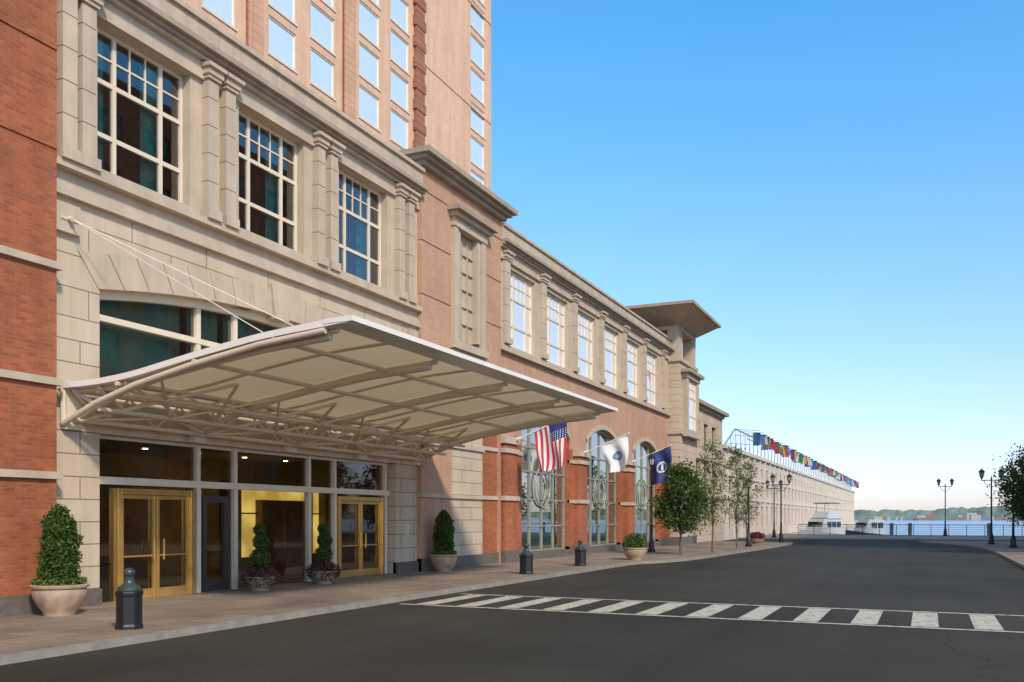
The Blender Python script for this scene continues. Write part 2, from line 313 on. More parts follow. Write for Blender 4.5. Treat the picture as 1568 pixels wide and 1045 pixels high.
for (a,b,c0,d) in winA:
    window(cr,gA,a,b,c0,d,-.22)
    rm.q((-1.6,a-.8,c0-.5),(-1.6,b+.8,c0-.5),(-1.6,b+.8,d+.4),(-1.6,a-.8,d+.4))
    rm.q((-.5,a-.8,c0-.5),(-.5,a-.8,d+.4),(-1.6,a-.8,d+.4),(-1.6,a-.8,c0-.5)); rm.q((-.5,b+.8,c0-.5),(-.5,b+.8,d+.4),(-1.6,b+.8,d+.4),(-1.6,b+.8,c0-.5))
    rm.q((-.5,a-.8,d+.4),(-.5,b+.8,d+.4),(-1.6,b+.8,d+.4),(-1.6,a-.8,d+.4)); rm.q((-.5,a-.8,c0-.5),(-.5,b+.8,c0-.5),(-1.6,b+.8,c0-.5),(-1.6,a-.8,c0-.5))
    for (ca,cb) in ((a-.05,a+.5),(b-1.0,b-.45)):
        n=12
        for i in range(n):
            ya=ca+(cb-ca)*i/n; yb=ca+(cb-ca)*(i+1)/n; xa=-.42-.05*(i%2); xb_=-.42-.05*((i+1)%2)
            cur.q((xa,ya,c0-.1),(xb_,yb,c0-.1),(xb_,yb,d+.1),(xa,ya,d+.1))
# blinds behind the arched mezzanine window
for (a,b) in ((12.9,15.7),(15.9,16.9),(17.1,19.75),(19.95,20.9),(21.1,23.7)):
    mz.q((-.75,a,4.15),(-.75,b,4.15),(-.75,b,6.9),(-.75,a,6.9))
# left red brick mass
rb.box(-3,.28,-12,11.66,.45,26); gr.box(-3,.34,-12,11.72,0,.45)
for z in (2.50,4.20,6.31,14.2,18.4):
    tr.box(-1,.36,-12,11.74,z,z+.13)
for z in (8.5,10.3,12.1): rb.box(.27,.31,-12,11.66,z,z+.07)
# entrance storefront
XF=-.35
def mull(F,y,w,z0,z1,d=.09): F.box(XF-.04,XF+d,y-w/2,y+w/2,z0,z1)
gr2=MB()
cr.box(XF-.04,XF+.13,OY0,OY1,2.47,2.62)
tr.box(-.55,-.02,OY0+.003,OY1-.003,3.45,4.15)
for y in (13.0,15.79,17.0,19.85,21.0,23.6): mull(cr,y,.11,2.62,3.45)
cr.box(XF-.04,XF+.07,OY0,OY1,3.38,3.447)
for y in (15.79,17.0,19.85,21.0,23.6,13.0): mull(cr,y,.12,.1,2.47,.10)
archring(cr,XF-.05,XF+.12,OY0,OY1,6.25,.55,.16,n=40)
cr.box(XF-.04,XF+.10,OY0,OY1,5.72,5.84)
for y in (12.93,15.79,17.0,19.85,21.0,23.67): cr.box(XF-.04,XF+.085,y-.065,y+.065,4.15,archz(y,OY0,OY1,6.25,.55)-.1)
cr.box(XF-.04,XF+.085,OY0,OY1,4.15,4.28)
cr.box(XF-.03,XF+.07,15.79,21.0,5.2,5.27)
gA.q((XF,OY0,4.15),(XF,OY1,4.15),(XF,OY1,5.8),(XF,OY0,5.8))
for i in range(40):
    a=OY0+(OY1-OY0)*i/40; b=OY0+(OY1-OY0)*(i+1)/40; gA.q((XF,a,5.8),(XF,b,5.8),(XF,b,archz(b,OY0,OY1,6.25,.55)),(XF,a,archz(a,OY0,OY1,6.25,.55)))
gG.q((XF,OY0,.1),(XF,OY1,.1),(XF,OY1,3.45),(XF,OY0,3.45))
br=MB(); dk=MB()
def brassdoor(B,y0,y1,z1=2.40,leaf=2,x=XF):
    B.box(x-.05,x+.13,y0,y0+.10,.1,z1); B.box(x-.05,x+.13,y1-.10,y1,.1,z1); B.box(x-.05,x+.127,y0+.1,y1-.1,z1-.12,z1)
    w=(y1-y0-.2)/leaf
    for k in range(leaf):
        a=y0+.1+w*k+.008; b=a+w-.016
        B.box(x+.01,x+.09,a,a+.07,.11,z1-.13); B.box(x+.01,x+.09,b-.07,b,.11,z1-.13); B.box(x+.01,x+.087,a+.07,b-.07,.11,.30); B.box(x+.01,x+.087,a+.07,b-.07,z1-.21,z1-.13)
        yh=b-.13 if k==0 else a+.13
        B.tube((x+.15,yh,.9),(x+.15,yh,1.35),.018,n=8); B.tube((x+.09,yh,.95),(x+.15,yh,.95),.012,n=6); B.tube((x+.09,yh,1.3),(x+.15,yh,1.3),.012,n=6)
        B.box(x+.1,x+.12,a+.07,b-.07,.98,1.02)
brassdoor(br,13.5,15.62); brassdoor(br,21.12,23.45)
dk.box(XF-.02,XF+.06,15.95,16.08,.1,2.3); dk.box(XF-.02,XF+.06,16.65,16.78,.1,2.3); dk.box(XF-.02,XF+.057,16.08,16.65,2.15,2.3); dk.box(XF-.02,XF+.057,16.08,16.65,.1,.4)
# lobby interior
rm2=MB(); rm2.q((-6,11.6,0),(-6,25,0),(-6,25,7),(-6,11.6,7)); rm2.q((-.6,11.7,0),(-6,11.7,0),(-6,11.7,7),(-.6,11.7,7)); rm2.q((-.6,25,0),(-.6,25,7),(-6,25,7),(-6,25,0))
rm2.q((-.6,11.6,6.95),(-6,11.6,6.95),(-6,25,6.95),(-.6,25,6.95)); rm2.q((-.36,11.6,.09),(-.36,25,.09),(-6,25,.09),(-6,11.6,.09))
rm2.box(-6,-.6,12.8,23.8,3.6,4.0)
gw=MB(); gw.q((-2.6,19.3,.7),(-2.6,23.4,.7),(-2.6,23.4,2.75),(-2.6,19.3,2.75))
wd=MB(); 
wd.box(-2.62,-2.5,19.3,23.4,.1,.7)
wd.box(-2.6,-2.15,19.0,19.3,.1,2.8); wd.box(-2.55,-2.3,23.35,23.6,.1,2.8)
wd.box(-2.55,-2.3,20.4,20.58,.1,2.3); wd.box(-2.55,-2.3,22.4,22.58,.1,2.3); wd.box(-2.55,-2.35,20.58,22.4,2.1,2.3); wd.box(-2.5,-2.4,20.6,21.46,.1,2.1); wd.box(-2.5,-2.4,21.54,22.4,.1,2.1)
for y in (19.75,22.95): wd.box(-2.56,-2.5,y-.02,y+.02,.7,2.75)
wd.box(-2.56,-2.5,19.3,20.4,1.9,1.94); wd.box(-2.56,-2.5,22.58,23.35,1.9,1.94)
wd.box(-1.6,-1.4,12.9,13.6,.1,2.6); wd.box(-4.5,-4.2,15.5,18.4,.1,2.9)
for y in (14,16.4,18.8): wd.box(-5.95,-5.8,y,y+1.2,.1,2.7)
wd.box(-2.0,-1.2,14.2,15.4,.75,.82); 
for (xx,yy) in ((-1.95,14.25),(-1.25,14.25),(-1.95,15.35),(-1.25,15.35)): wd.tube((xx,yy,.1),(xx,yy,.75),.035,n=6)
dl=MB()
for y in np.arange(13.8,23.5,1.9):
    for x in (-1.6,-3.8): dl.lathe((x,float(y),3.585),[(.07,0),(.07,.01)],n=12)
gr.box(-.1,.07,11.72,OY0-.0,.0,.42); gr.box(-.1,.07,OY1,25.0,.0,.42)
an=MB()
for y in (12.05,24.62):
    tr.box(0,.12,y-.26,y+.26,7.12,7.66); an.tube((.12,y,7.38),(.24,y,7.34),.05); an.tube((.12,y-.18,7.36),(.12,y+.18,7.36),.03)
an.box(0,.06,24.25,24.42,1.25,1.6); an.box(.06,.09,24.28,24.39,1.42,1.56)
# segment B salmon block
YB0,YB1=25.0,30.9; XB=.16
wall(sa,XB,.5,YB0,YB1,5.2,12.9,[(27.05,29.35,7.75,11.9)]); sa.q((XB,YB0,.0),(-1,YB0,0),(-1,YB0,12.9),(XB,YB0,12.9)); sa.q((XB,YB1,0),(XB,YB1,12.9),(-1,YB1,12.9),(-1,YB1,0))
wall(sa,XB,.5,YB0,27.0,.5,5.2,[]); wall(st,XB,.5,27.0,29.35,.5,5.2,[]); 
gr.box(-.2,XB+.07,YB0,29.4,0,.5)
tr.box(0,XB+.08,YB0-.05,29.4,2.45,2.57); tr.box(0,XB+.08,YB0-.05,29.4,4.15,4.3)
for z in (7.2,8.9,10.6,12.2): sa.box(XB-.1,XB+.03,YB0-.02,26.9,z,z+.06); sa.box(XB-.1,XB+.03,29.5,YB1,z,z+.06)
tr.q((XB-.2,27.05,7.75),(XB-.2,29.35,7.75),(XB-.2,29.35,11.9),(XB-.2,27.05,11.9))
tr.box(XB-.2,XB+.12,27.0,27.28,7.75,11.6); tr.box(XB-.2,XB+.12,29.1,29.4,7.75,11.6)
tr.box(XB-.2,XB+.06,27.34,27.55,7.95,11.6); tr.box(XB-.2,XB+.06,28.85,29.06,7.95,11.6)
for k in range(1,3): tr.box(XB-.2,XB-.12,27.55+k*.43,27.58+k*.43,7.9,11.5)
for k in range(1,6): tr.box(XB-.2,XB-.123,27.55,28.85,7.9+k*.6,7.93+k*.6)
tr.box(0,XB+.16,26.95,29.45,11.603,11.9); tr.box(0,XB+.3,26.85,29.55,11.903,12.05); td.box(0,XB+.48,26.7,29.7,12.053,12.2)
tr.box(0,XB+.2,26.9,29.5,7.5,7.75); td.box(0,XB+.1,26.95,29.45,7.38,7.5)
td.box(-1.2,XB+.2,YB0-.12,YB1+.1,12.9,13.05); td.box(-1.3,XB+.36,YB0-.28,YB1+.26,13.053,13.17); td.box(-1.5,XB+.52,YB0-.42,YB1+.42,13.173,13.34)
# segment C
YC0,YC1=30.9,55.7
winC=[(32.1+3.75*k,34.55+3.75*k,8.45,11.45) for k in range(6)]
wall(sa,0,.45,YC0,YC1,6.75,8.3,[]); wall(tr,0,.45,YC0,YC1,8.3,12.0,winC)
for (a,b,c0,d) in winC: window(cr,gC,a,b,c0,d,-.14)
tr.box(-.1,.2,YC0,YC1,8.12,8.3); tr.box(-.1,.12,YC0,YC1,8.303,8.4)
entab(tr,YC0,YC1,11.6,td)
for k in range(5):
    pilaster(34.55+3.75*k+.65,.46,8.43,11.9,pr=.16)
pilaster(31.55,.46,8.43,11.9,pr=.16); pilaster(54.1,.46,8.43,11.9,pr=.16)
bays=[(33.2,38.5),(40.7,46.0),(48.2,53.5)]
edges=[29.35]+[e for b in bays for e in b]+[YC1]
for k in range(0,len(edges),2):
    a,b=edges[k],edges[k+1]; wall(rb,0,.6,a,b,.5,4.9,[]); wall(sa,0,.6,a,b,4.9,6.75,[])
    m_=(a+b)/2 if k>0 else 31.6
    hw=.6
    rb.box(-.1,.26,m_-hw,m_+hw,.5,4.6); tr.box(-.1,.34,m_-hw-.06,m_+hw+.06,2.45,2.62); tr.box(-.1,.34,m_-hw-.06,m_+hw+.06,4.25,4.42); tr.box(-.1,.36,m_-hw-.08,m_+hw+.08,4.603,4.85)
    tr.box(-.1,.06,a,b,2.46,2.6); tr.box(-.1,.06,a,b,4.26,4.4)
    gr.box(-.2,.08,a,b,0,.5); gr.box(-.2,.34,m_-hw-.06,m_+hw+.06,0,.55)
for (a,b) in bays:
    archwall(sa,0,.6,a,b,5.3,.85,6.75)
    for yy in (a,b): rb.q((0,yy,.3),(-.6,yy,.3),(-.6,yy,5.3),(0,yy,5.3))
    archring(tr,0,.05,a-.0,b+.0,5.55,.85,.22)
    gr.box(-.6,.1,a,b,0,.38)
    xg=-.28
    n=24
    for i in range(n):
        p=a+(b-a)*i/n; q=a+(b-a)*(i+1)/n; gL.q((xg,p,.38),(xg,q,.38),(xg,q,archz(q,a,b,5.3,.85)),(xg,p,archz(p,a,b,5.3,.85)))
    gm=gr2
    archring(gm,xg-.03,xg+.1,a,b,5.3,.85,.12)
    for yy in (a+.07,a+1.35,(a+b)/2,b-1.35,b-.07): gm.box(xg-.03,xg+.06,yy-.04,yy+.04,.38,archz(yy,a,b,5.3,.85)-.05)
    for zz_ in (.43,1.45,2.55,3.7,4.7): gm.box(xg-.03,xg+.057,a,b,zz_-.035,zz_+.035)
    cy=(a+b)/2; pts=[(xg+.07,cy+.85*math.cos(t*math.pi/12),3.1+.85*math.sin(t*math.pi/12)) for t in range(25)]; gm.path(pts,.04,n=6)
    pts=[(xg+.07,cy+.55*math.cos(t*math.pi/12),3.1+.55*math.sin(t*math.pi/12)) for t in range(25)]; gm.path(pts,.022,n=6)
# segment D corner pavilion
YD0,YD1,XD=55.7,60.2,.7
st.box(-6,XD,YD0,YD1,0,11.5); gr.box(-6,XD+.06,YD0-.06,YD1,0,.6)
tr.box(-6,XD+.12,YD0-.12,YD1+.1,7.0,7.2); tr.box(-6,XD+.1,YD0-.1,YD1+.1,4.2,4.4)
tr.box(-6,XD+.14,YD0-.14,YD1+.12,11.503,11.7)
tr.box(XD-.75,XD-.02,YD0+.02,YD0+.85,11.7,13.5); tr.box(XD-.75,XD-.02,YD1-.6,YD1-.02,11.7,13.5); tr.box(-6,XD-2.6,YD0+.02,YD1,11.7,13.5); tr.box(-6,XD-.01,YD0+.01,YD1,13.503,13.75)
dk2=MB(); dk2.box(-5.9,XD-1.2,YD0+.9,YD1-.7,11.7,13.5)
ro=MB()
def frustum(B,x0,x1,y0,y1,z0,X0,X1,Y0,Y1,z1):
    a=[(x0,y0,z0),(x1,y0,z0),(x1,y1,z0),(x0,y1,z0)]; b=[(X0,Y0,z1),(X1,Y0,z1),(X1,Y1,z1),(X0,Y1,z1)]
    B.q(*a[::-1]); B.q(*b)
    for i in range(4): j=(i+1)%4; B.q(a[i],a[j],b[j],b[i])
frustum(ro,-5,XD+.05,YD0-.05,YD1+.05,13.75,-6,2.05,53.2,60.9,14.42)
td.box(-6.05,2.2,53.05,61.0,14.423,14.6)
tr.box(XD-.2,XD+.45,56.3,59.9,6.9,7.35); tr.box(XD-.2,XD+.38,56.4,59.8,10.6,10.9); td.box(XD-.2,XD+.6,56.1,60.1,10.9,11.1)
for y in (56.5,59.3): tr.box(XD-.2,XD+.32,y,y+.4,7.35,10.6)
window(cr,gC,56.9,59.3,7.35,10.6,XD+.2)
gD.q((XD+.02,57,1),(XD+.02,59.4,1),(XD+.02,59.4,3.9),(XD+.02,57,3.9))
wE=[(62+2.6*k,63.5+2.6*k,z,z+1.9) for k in range(3) for z in (1.2,3.9,6.6)]
wall(sb,.25,.3,YD1,71,0,9.4,wE); sb.q((.25,71,0),(.25,71,9.4),(-6,71,9.4),(-6,71,0))
gD.q((.03,YD1,0.2),(.03,71,.2),(.03,71,9.3),(.03,YD1,9.3))
tr.box(-6,.4,YD1,71.1,9.4,9.6); td.box(-6,.7,YD1,71.4,9.603,9.85)
tr.box(0,.35,YD1,71.05,5.9,6.05); tr.box(0,.35,YD1,71.05,3.2,3.35)
rf=MB(); rf.box(-20.9,-.6,11.6,55.7,11.9,12.1); rf.box(-20.9,-6.05,55.7,71,8.6,9.3); rf.box(-20.9,-20.6,11.6,71,0,12); rf.box(-20.9,-6,70.8,71,0,9)
st.obj('ashlar_walls',[M['stone']],H); sb.obj('block_walls',[M['stone_big']],H); tr.obj('stone_trim',[M['trim']],H); td.obj('cornices',[M['trimdark']],H)
rb.obj('red_brick_walls',[M['redbrick']],H); sa.obj('salmon_brick_walls',[M['salmon']],H); gr.obj('granite_base',[M['granite']],H); cr.obj('window_frames',[M['cream']],H)
gr2.obj('arched_window_mullions',[M['greenmull']],H)
gA.obj('upper_window_glass',[M['glassA']],H); gC.obj('gallery_window_glass',[M['glassC']],H); gG.obj('entrance_glass',[M['glassG']],H); gL.obj('arched_window_glass',[M['glassL']],H); gD.obj('dark_glass',[M['glassD']],H)
br.obj('brass_doors',[M['brass']],H,bevel=.006); dk.obj('bronze_door',[M['bronze']],H); cur.obj('curtains',[M['curtain']],H); mz.obj('mezzanine_blinds',[M['mezz']],H); rm.obj('room_interiors',[M['dark']],H); rm2.obj('lobby_interior',[M['room']],H); gw.obj('lobby_glow_panel',[M['glow']],H); wd.obj('lobby_woodwork',[M['wood']],H); dl.obj('added_lobby_downlights',[M['down']],H)
dk2.obj('loggia_core',[M['dark']],H); ro.obj('pavilion_soffit',[M['trim']],H); rf.obj('roof_deck',[M['granite']],H); an.obj('wall_fittings',[M['steel']],H,smooth=True)
# ================================================================ TOWER
T=empty('hotel_tower'); tb=MB(); tp=MB(); tg=MB(); tf=MB(); tc=MB()
TX=-21.0
cols=[]
for k in range(-3,2): cols+= [(43.4+9.5*k,46.0+9.5*k),(47.45+9.5*k,50.05+9.5*k)]
cols.append((69.8,72.5))
rows=[35.4+2.93*k for k in range(-8,10)]
ops=[(a,b,z,z+2.25) for (a,b) in cols for z in rows]
wall(tb,TX,.3,14,73.8,9,64,ops); tb.q((TX,14,9),(TX-25,14,9),(TX-25,14,64),(TX,14,64)); tb.q((TX,73.8,9),(TX,73.8,64),(TX-25,73.8,64),(TX-25,73.8,9)); tb.q((TX,14,64),(TX,73.8,64),(TX-25,73.8,64),(TX-25,14,64))
for (a,b) in cols:
    for z in rows:
        w=.10; x0,x1=TX-.16,TX-.06
        tf.box(x0,x1,a,a+w,z,z+2.25); tf.box(x0,x1,b-w,b,z,z+2.25); tf.box(x0,x1,a+w,b-w,z,z+w); tf.box(x0,x1,a+w,b-w,z+2.25-w,z+2.25)
        tf.box(TX-.05,TX+.07,a-.08,b+.08,z-.16,z-.003)
tg.q((TX-.12,14,9),(TX-.12,73.8,9),(TX-.12,73.8,64),(TX-.12,14,64))
for k in range(-2,2):
    y=50.65+9.5*(k-1)
    tp.box(TX-.1,TX+.2,y+.35,y+1.55,9,64); tc.box(TX-.1,TX+.10,y+.24,y+.35,9,64); tc.box(TX-.1,TX+.10,y+1.55,y+1.66,9,64)
tc.box(TX-.1,TX+.25,60.25,61.5,9,64)
for q in range(34): tc.box(TX-.1,TX+.3,60.1,61.65,9+q*1.6,9+q*1.6+.75)
for z in (28.5,37.1,46,54.8): tb.box(TX-.1,TX+.06,61.95,73.85,z,z+.14)
tb.obj('tower_walls',[M['towerbrick']],T); tp.obj('tower_piers',[M['towerdark']],T); tc.obj('tower_corner_pier',[M['towercorner']],T); tg.obj('tower_glass',[M['glassT']],T); tf.obj('tower_window_frames',[M['cream']],T)

# ================================================================ CANOPY
C=empty('entrance_canopy')
PX=[0,1.0,1.82,3.33,4.73,6.4]; PZ=[4.27,4.28,4.35,4.60,4.80,4.93]
_x=np.linspace(0,6.4,65); CS=np.interp(_x,PX,PZ); 
for _ in range(12): CS[1:-1]=(CS[:-2]+CS[1:-1]*2+CS[2:])/4
def zc(x): return float(np.interp(x,_x,CS))
ribs=[12.15,15.4,18.6,21.8,25.0]
cf=MB(); nx=24
for a,b in zip(ribs[:-1],ribs[1:]):
    ny=8
    def P(i,j):
        x=.15+6.2*i/nx; y=a+(b-a)*j/ny; bul=.14*math.sin(math.pi*j/ny)*math.sin(math.pi*min(1,i/nx*1.0)); return (x,y,zc(x)+bul)
    for i in range(nx):
        for j in range(ny): cf.q(P(i,j),P(i+1,j),P(i+1,j+1),P(i,j+1))
cf.obj('canopy_panels',[M['fabric']],C,smooth=False)
cs=MB(); ce=MB()
Y0c,Y1c=11.9,25.25
for y0_,y1_ in ((Y0c,Y0c+.3),(Y1c-.3,Y1c)):
    for i in range(32):
        xa=6.45*i/32; xb=6.45*(i+1)/32; za,zb=zc(xa),zc(xb); h=.07
        pa=[(xa,y0_,za-h),(xa,y1_,za-h),(xa,y1_,za+.035),(xa,y0_,za+.035)]; pb=[(xb,y0_,zb-h),(xb,y1_,zb-h),(xb,y1_,zb+.035),(xb,y0_,zb+.035)]
        for k in range(4): l=(k+1)%4; ce.q(pa[k],pb[k],pb[l],pa[l])
        if i==31: ce.q(*pb)
        if i==0: ce.q(*pa)
z=zc(6.4)
lip=[(6.0,zc(6.0)-.03),(6.55,z-.055),(6.55,z+.03),(6.0,zc(6.0)+.045)]
for k in range(4):
    a,b=lip[k],lip[(k+1)%4]; ce.q((a[0],Y0c-.01,a[1]),(a[0],Y1c+.01,a[1]),(b[0],Y1c+.01,b[1]),(b[0],Y0c-.01,b[1]))
ce.q(*[(a[0],Y0c-.01,a[1]) for a in lip]); ce.q(*[(a[0],Y1c+.01,a[1]) for a in lip])
ce.obj('canopy_rim',[M['white']],C)
LO=[(.12,3.62),(.7,3.86),(1.4,4.10),(2.3,4.30),(3.4,4.47),(4.6,4.62),(5.95,4.72)]
def lz(x): return float(np.interp(x,[p[0] for p in LO],[p[1] for p in LO]))
for y in ribs:
    cs.path([(x,y,zc(x)-.10) for x in np.linspace(.1,6.1,16)],.05,n=8)
    cs.path([(x,y,z_) for x,z_ in LO],.07,n=10)
    cs.box(0,.14,y-.18,y+.18,3.45,4.35)
    for (xa,xb_) in ((.15,.75),(.75,1.5),(1.5,2.3)): cs.tube((xa,y,zc(xa)-.1),(xb_,y,lz(xb_)),.035)
cs.path([(.1,11.95,3.55),(.9,11.95,3.88),(1.9,11.95,4.16),(3.2,11.95,4.42),(4.7,11.95,4.66),(6.0,11.95,4.78)],.055,n=10)
cs.tube((.1,11.95,3.55),(.1,11.95,4.3),.055)
for x in (1.5,3.3,5.0): cs.tube((x,Y0c,zc(x)-.12),(x,Y1c,zc(x)-.12),.045)
for y0_,y1_ in zip(ribs[:-1],ribs[1:]):
    ym=(y0_+y1_)/2; cs.path([(x,ym,zc(x)-.02+.05*math.sin(math.pi*x/6.4)) for x in np.linspace(.15,6.2,12)],.03,n=6)
for (x,zb) in ((.3,3.62),(.95,3.78),(1.6,4.02)):
    cs.tube((x,Y0c+.1,zb),(x,Y1c-.1,zb),.042); zt=zc(x)-.12; cs.tube((x,Y0c+.1,zt),(x,Y1c-.1,zt),.04)
    n=20
    for i in range(n):
        a=Y0c+.1+(Y1c-Y0c-.2)*i/n; b=Y0c+.1+(Y1c-Y0c-.2)*(i+1)/n
        cs.tube((x,a,zb if i%2 else zt),(x,b,zt if i%2 else zb),.024,n=6)
for i,y in enumerate(ribs):
    for s_ in (-1,1):
        yy=y+s_*1.6
        if Y0c<yy<Y1c:
            cs.tube((.3,y,3.62),(2.6,yy,zc(2.6)-.12),.038,n=6); cs.tube((.95,yy,3.78),(2.3,y,lz(2.3)),.028,n=6); cs.tube((.95,yy,3.78),(.3,y,3.62),.028,n=6)
cs.obj('canopy_steelwork',[M['steel']],C,smooth=True)
sr=MB()
for (y,ye) in ((12.05,15.4),(12.05,12.2),(24.62,21.8),(24.62,25.0)):
    sr.tube((.24,y,7.34),(4.6,ye,zc(4.6)+.1),.009,n=6)
sr.obj('stay_rods',[M['white']],C)

# ================================================================ GROUND
g=MB(); g.q((-3000,-1500,-.01),(3000,-1500,-.01),(3000,95,-.01),(-3000,95,-.01)); g.obj('ground',[M['plaza']])
r=MB(); r.q((3.5,-60,-.004),(60,-60,-.004),(60,80,-.004),(3.5,80,-.004)); r.q((-60,66,-.002),(3.5,66,-.002),(3.5,80,-.002),(-60,80,-.002)); r.obj('road',[M['road']])
def slab(name,poly,z,mat):
    B=MB(); B.q(*[(x,y,z) for x,y in poly]); o=B.obj(name,[mat])
    K=MB(); n=len(poly); w=.16
    for i in range(n):
        a=Vector(poly[i]); b=Vector(poly[(i+1)%n]); d=(b-a)
        if d.length<.01: continue
        nn=Vector((d.y,-d.x)).normalized()
        ai,bi=a-nn*w,b-nn*w
        K.q((a.x,a.y,z+.004),(b.x,b.y,z+.004),(bi.x,bi.y,z+.004),(ai.x,ai.y,z+.004)); K.q((a.x,a.y,-.02),(b.x,b.y,-.02),(b.x,b.y,z+.004),(a.x,a.y,z+.004))
    K.obj('kerb_edge',[M['kerb']],o)
    return o
left=[(-.3,-30),(4.4,-30),(4.4,33.2),(4.55,34.2),(5.2,35.8),(5.6,38),(5.8,41),(6.35,56),(6.4,62)]
for t in range(1,8):
    an_=t/7*math.pi/2; left.append((6.4-2.5+2.5*math.cos(an_),64+2.5*math.sin(an_)))
left+=[(-.3,66.5)]
slab('sidewalk',left,.1,M['pave'])
right=[(60,-30),(60,74),(14.0,74),(14.6,71),(15.8,66.5),(17.0,63),(17.6,59),(17.8,54),(17.9,-30)]
slab('sidewalk',right,.1,M['pave'])
slab('quay_plaza',[(-5,79),(60,79),(60,95),(-5,95)],.1,M['plaza'])
q=MB(); q.box(-60,60,94.7,95.4,-3,.14); q.obj('quay_wall',[M['kerb']])
cw=MB(); z=.004
cw.q((4.7,16.25,z),(30,16.25,z),(30,16.40,z),(4.7,16.40,z)); cw.q((4.7,19.0,z),(30,19.0,z),(30,19.15,z),(4.7,19.15,z))
x=5.0
while x<29: cw.q((x,16.47,z),(x+.42,16.47,z),(x+.42,18.93,z),(x,18.93,z)); x+=.945
cw.obj('crosswalk_marking',[M['paint']])
w=MB(); w.q((-3000,95.3,-1.5),(9000,95.3,-1.5),(9000,9000,-1.5),(-3000,9000,-1.5)); w.obj('water',[M['water']])
# far shore, distance haze put into the hill and wall colours
hl=MB(); rs=np.random.RandomState(3); n=1400; xs=np.linspace(-700,1700,n)
h=np.zeros(n)
for s_,amp in ((120,7),(40,5),(10,3),(4,2.5),(2,1.5)):
    k=np.interp(np.arange(n),np.arange(0,n+s_,s_),rs.rand(len(np.arange(0,n+s_,s_)))); h+=k*amp
for i in range(n-1):
    hl.q((xs[i],1300,-1.6),(xs[i+1],1300,-1.6),(xs[i+1],1310,2+h[i+1]),(xs[i],1310,2+h[i]))
    hl.q((xs[i],1310,2+h[i]),(xs[i+1],1310,2+h[i+1]),(xs[i+1],1600,5+h[i+1]*.5),(xs[i],1600,5+h[i]*.5))
M['hill']=plain('distant_shore_trees',(.16,.21,.18),.95,var=.4,scale=.08,spec=0); hl.obj('hills',[M['hill']])
hb=MB()
for i in range(180):
    x=rs.uniform(-50,700); w_=rs.uniform(3,11); hh=rs.uniform(1.5,6)+(5 if rs.rand()<.06 else 0); y_=1150+i*.7; hb.box(x,x+w_,y_,y_+.65,-1.4,hh,m=rs.randint(0,3))
hb.obj('distant_shore_houses',[plain('haze_wall_a',(.46,.42,.38),.9),plain('haze_wall_b',(.28,.19,.16),.9),plain('haze_wall_c',(.20,.24,.26),.9)])
# ================================================================ PIER BUILDING
PB=empty('pier_terminal_building'); pw=MB(); pg=MB(); pt=MB()
ops=[]
y=74.5
while y<212: ops+=[(y,y+1.7,.9,2.9),(y,y+1.7,3.9,4.9),(y+.2,y+1.5,5.6,6.5)]; y+=3.1
wall(pw,0,.3,72.5,214,0,7.3,ops); pw.q((0,72.5,0),(-18,72.5,0),(-18,72.5,7.3),(0,72.5,7.3)); pw.q((0,72.5,7.3),(0,214,7.3),(-18,214,7.3),(-18,72.5,7.3)); pw.q((0,214,0),(0,214,7.3),(-18,214,7.3),(-18,214,0))
pg.q((-.2,72.5,0),(-.2,214,0),(-.2,214,7.2),(-.2,72.5,7.2))
pt.box(-.1,.25,72.4,214.1,7.3,7.6); pt.box(-.1,.12,72.4,214.1,3.3,3.5); pt.box(-.1,.12,72.4,214.1,5.2,5.3)
y=73.6
while y<213: pt.box(-.1,.16,y,y+.4,0,7.3); y+=3.1
pw.box(-30,2.2,95.4,216,-2.5,-.05)
pw.obj('terminal_walls',[plain('cream_stucco',(.53,.46,.38),.8,var=.1,scale=.5)],PB); pg.obj('terminal_glass',[M['glassD']],PB); pt.obj('terminal_trim',[plain('terminal_trim_paint',(.61,.54,.46),.7)],PB)
FT=empty('rooftop_flag_row'); ft=MB(); ff=MB()
fc=[(.50,.05,.05),(.62,.60,.56),(.05,.09,.33),(.04,.24,.12),(.65,.42,.08),(.50,.05,.05),(.12,.26,.5)]
ft.tube((-.5,75,7.6),(-.5,80,9.5),.07); ft.tube((-.5,80,9.5),(-.5,213,9.5),.06); ft.tube((.6,80,8.6),(.6,213,8.6),.04)
y=76
while y<213:
    zt=9.5 if y>80 else 7.6+1.9*(y-75)/5
    ft.tube((-.5,y,7.4),(-.5,y,zt),.035,n=6); ft.tube((-.5,y,zt),(1.5,y,zt-.2),.025,n=6); ft.tube((-.5,y,7.7),(-.5,y+1.5,zt),.02,n=5)
    b1,b2,b3=rs.randint(0,7,3)
    if rs.rand()<.85 and y>81:
        sw=rs.uniform(-.3,.3); ln=rs.uniform(.8,1.3); x0=rs.uniform(.4,.9)
        for s_,mm in enumerate((b1,b2,b3)):
            xa=x0+.22*s_; ff.q((xa,y+.03,zt-.15),(xa+.22,y+.03,zt-.18),(xa+.22+sw,y+.35,zt-.18-ln*.9),(xa+sw,y+.3,zt-.15-ln),m=int(mm))
    y+=2.2
ft.obj('truss',[M['greenmull']],FT); ff.obj('flags',[plain('bunting_%d'%k,c_,.8) for k,c_ in enumerate(fc)],FT)
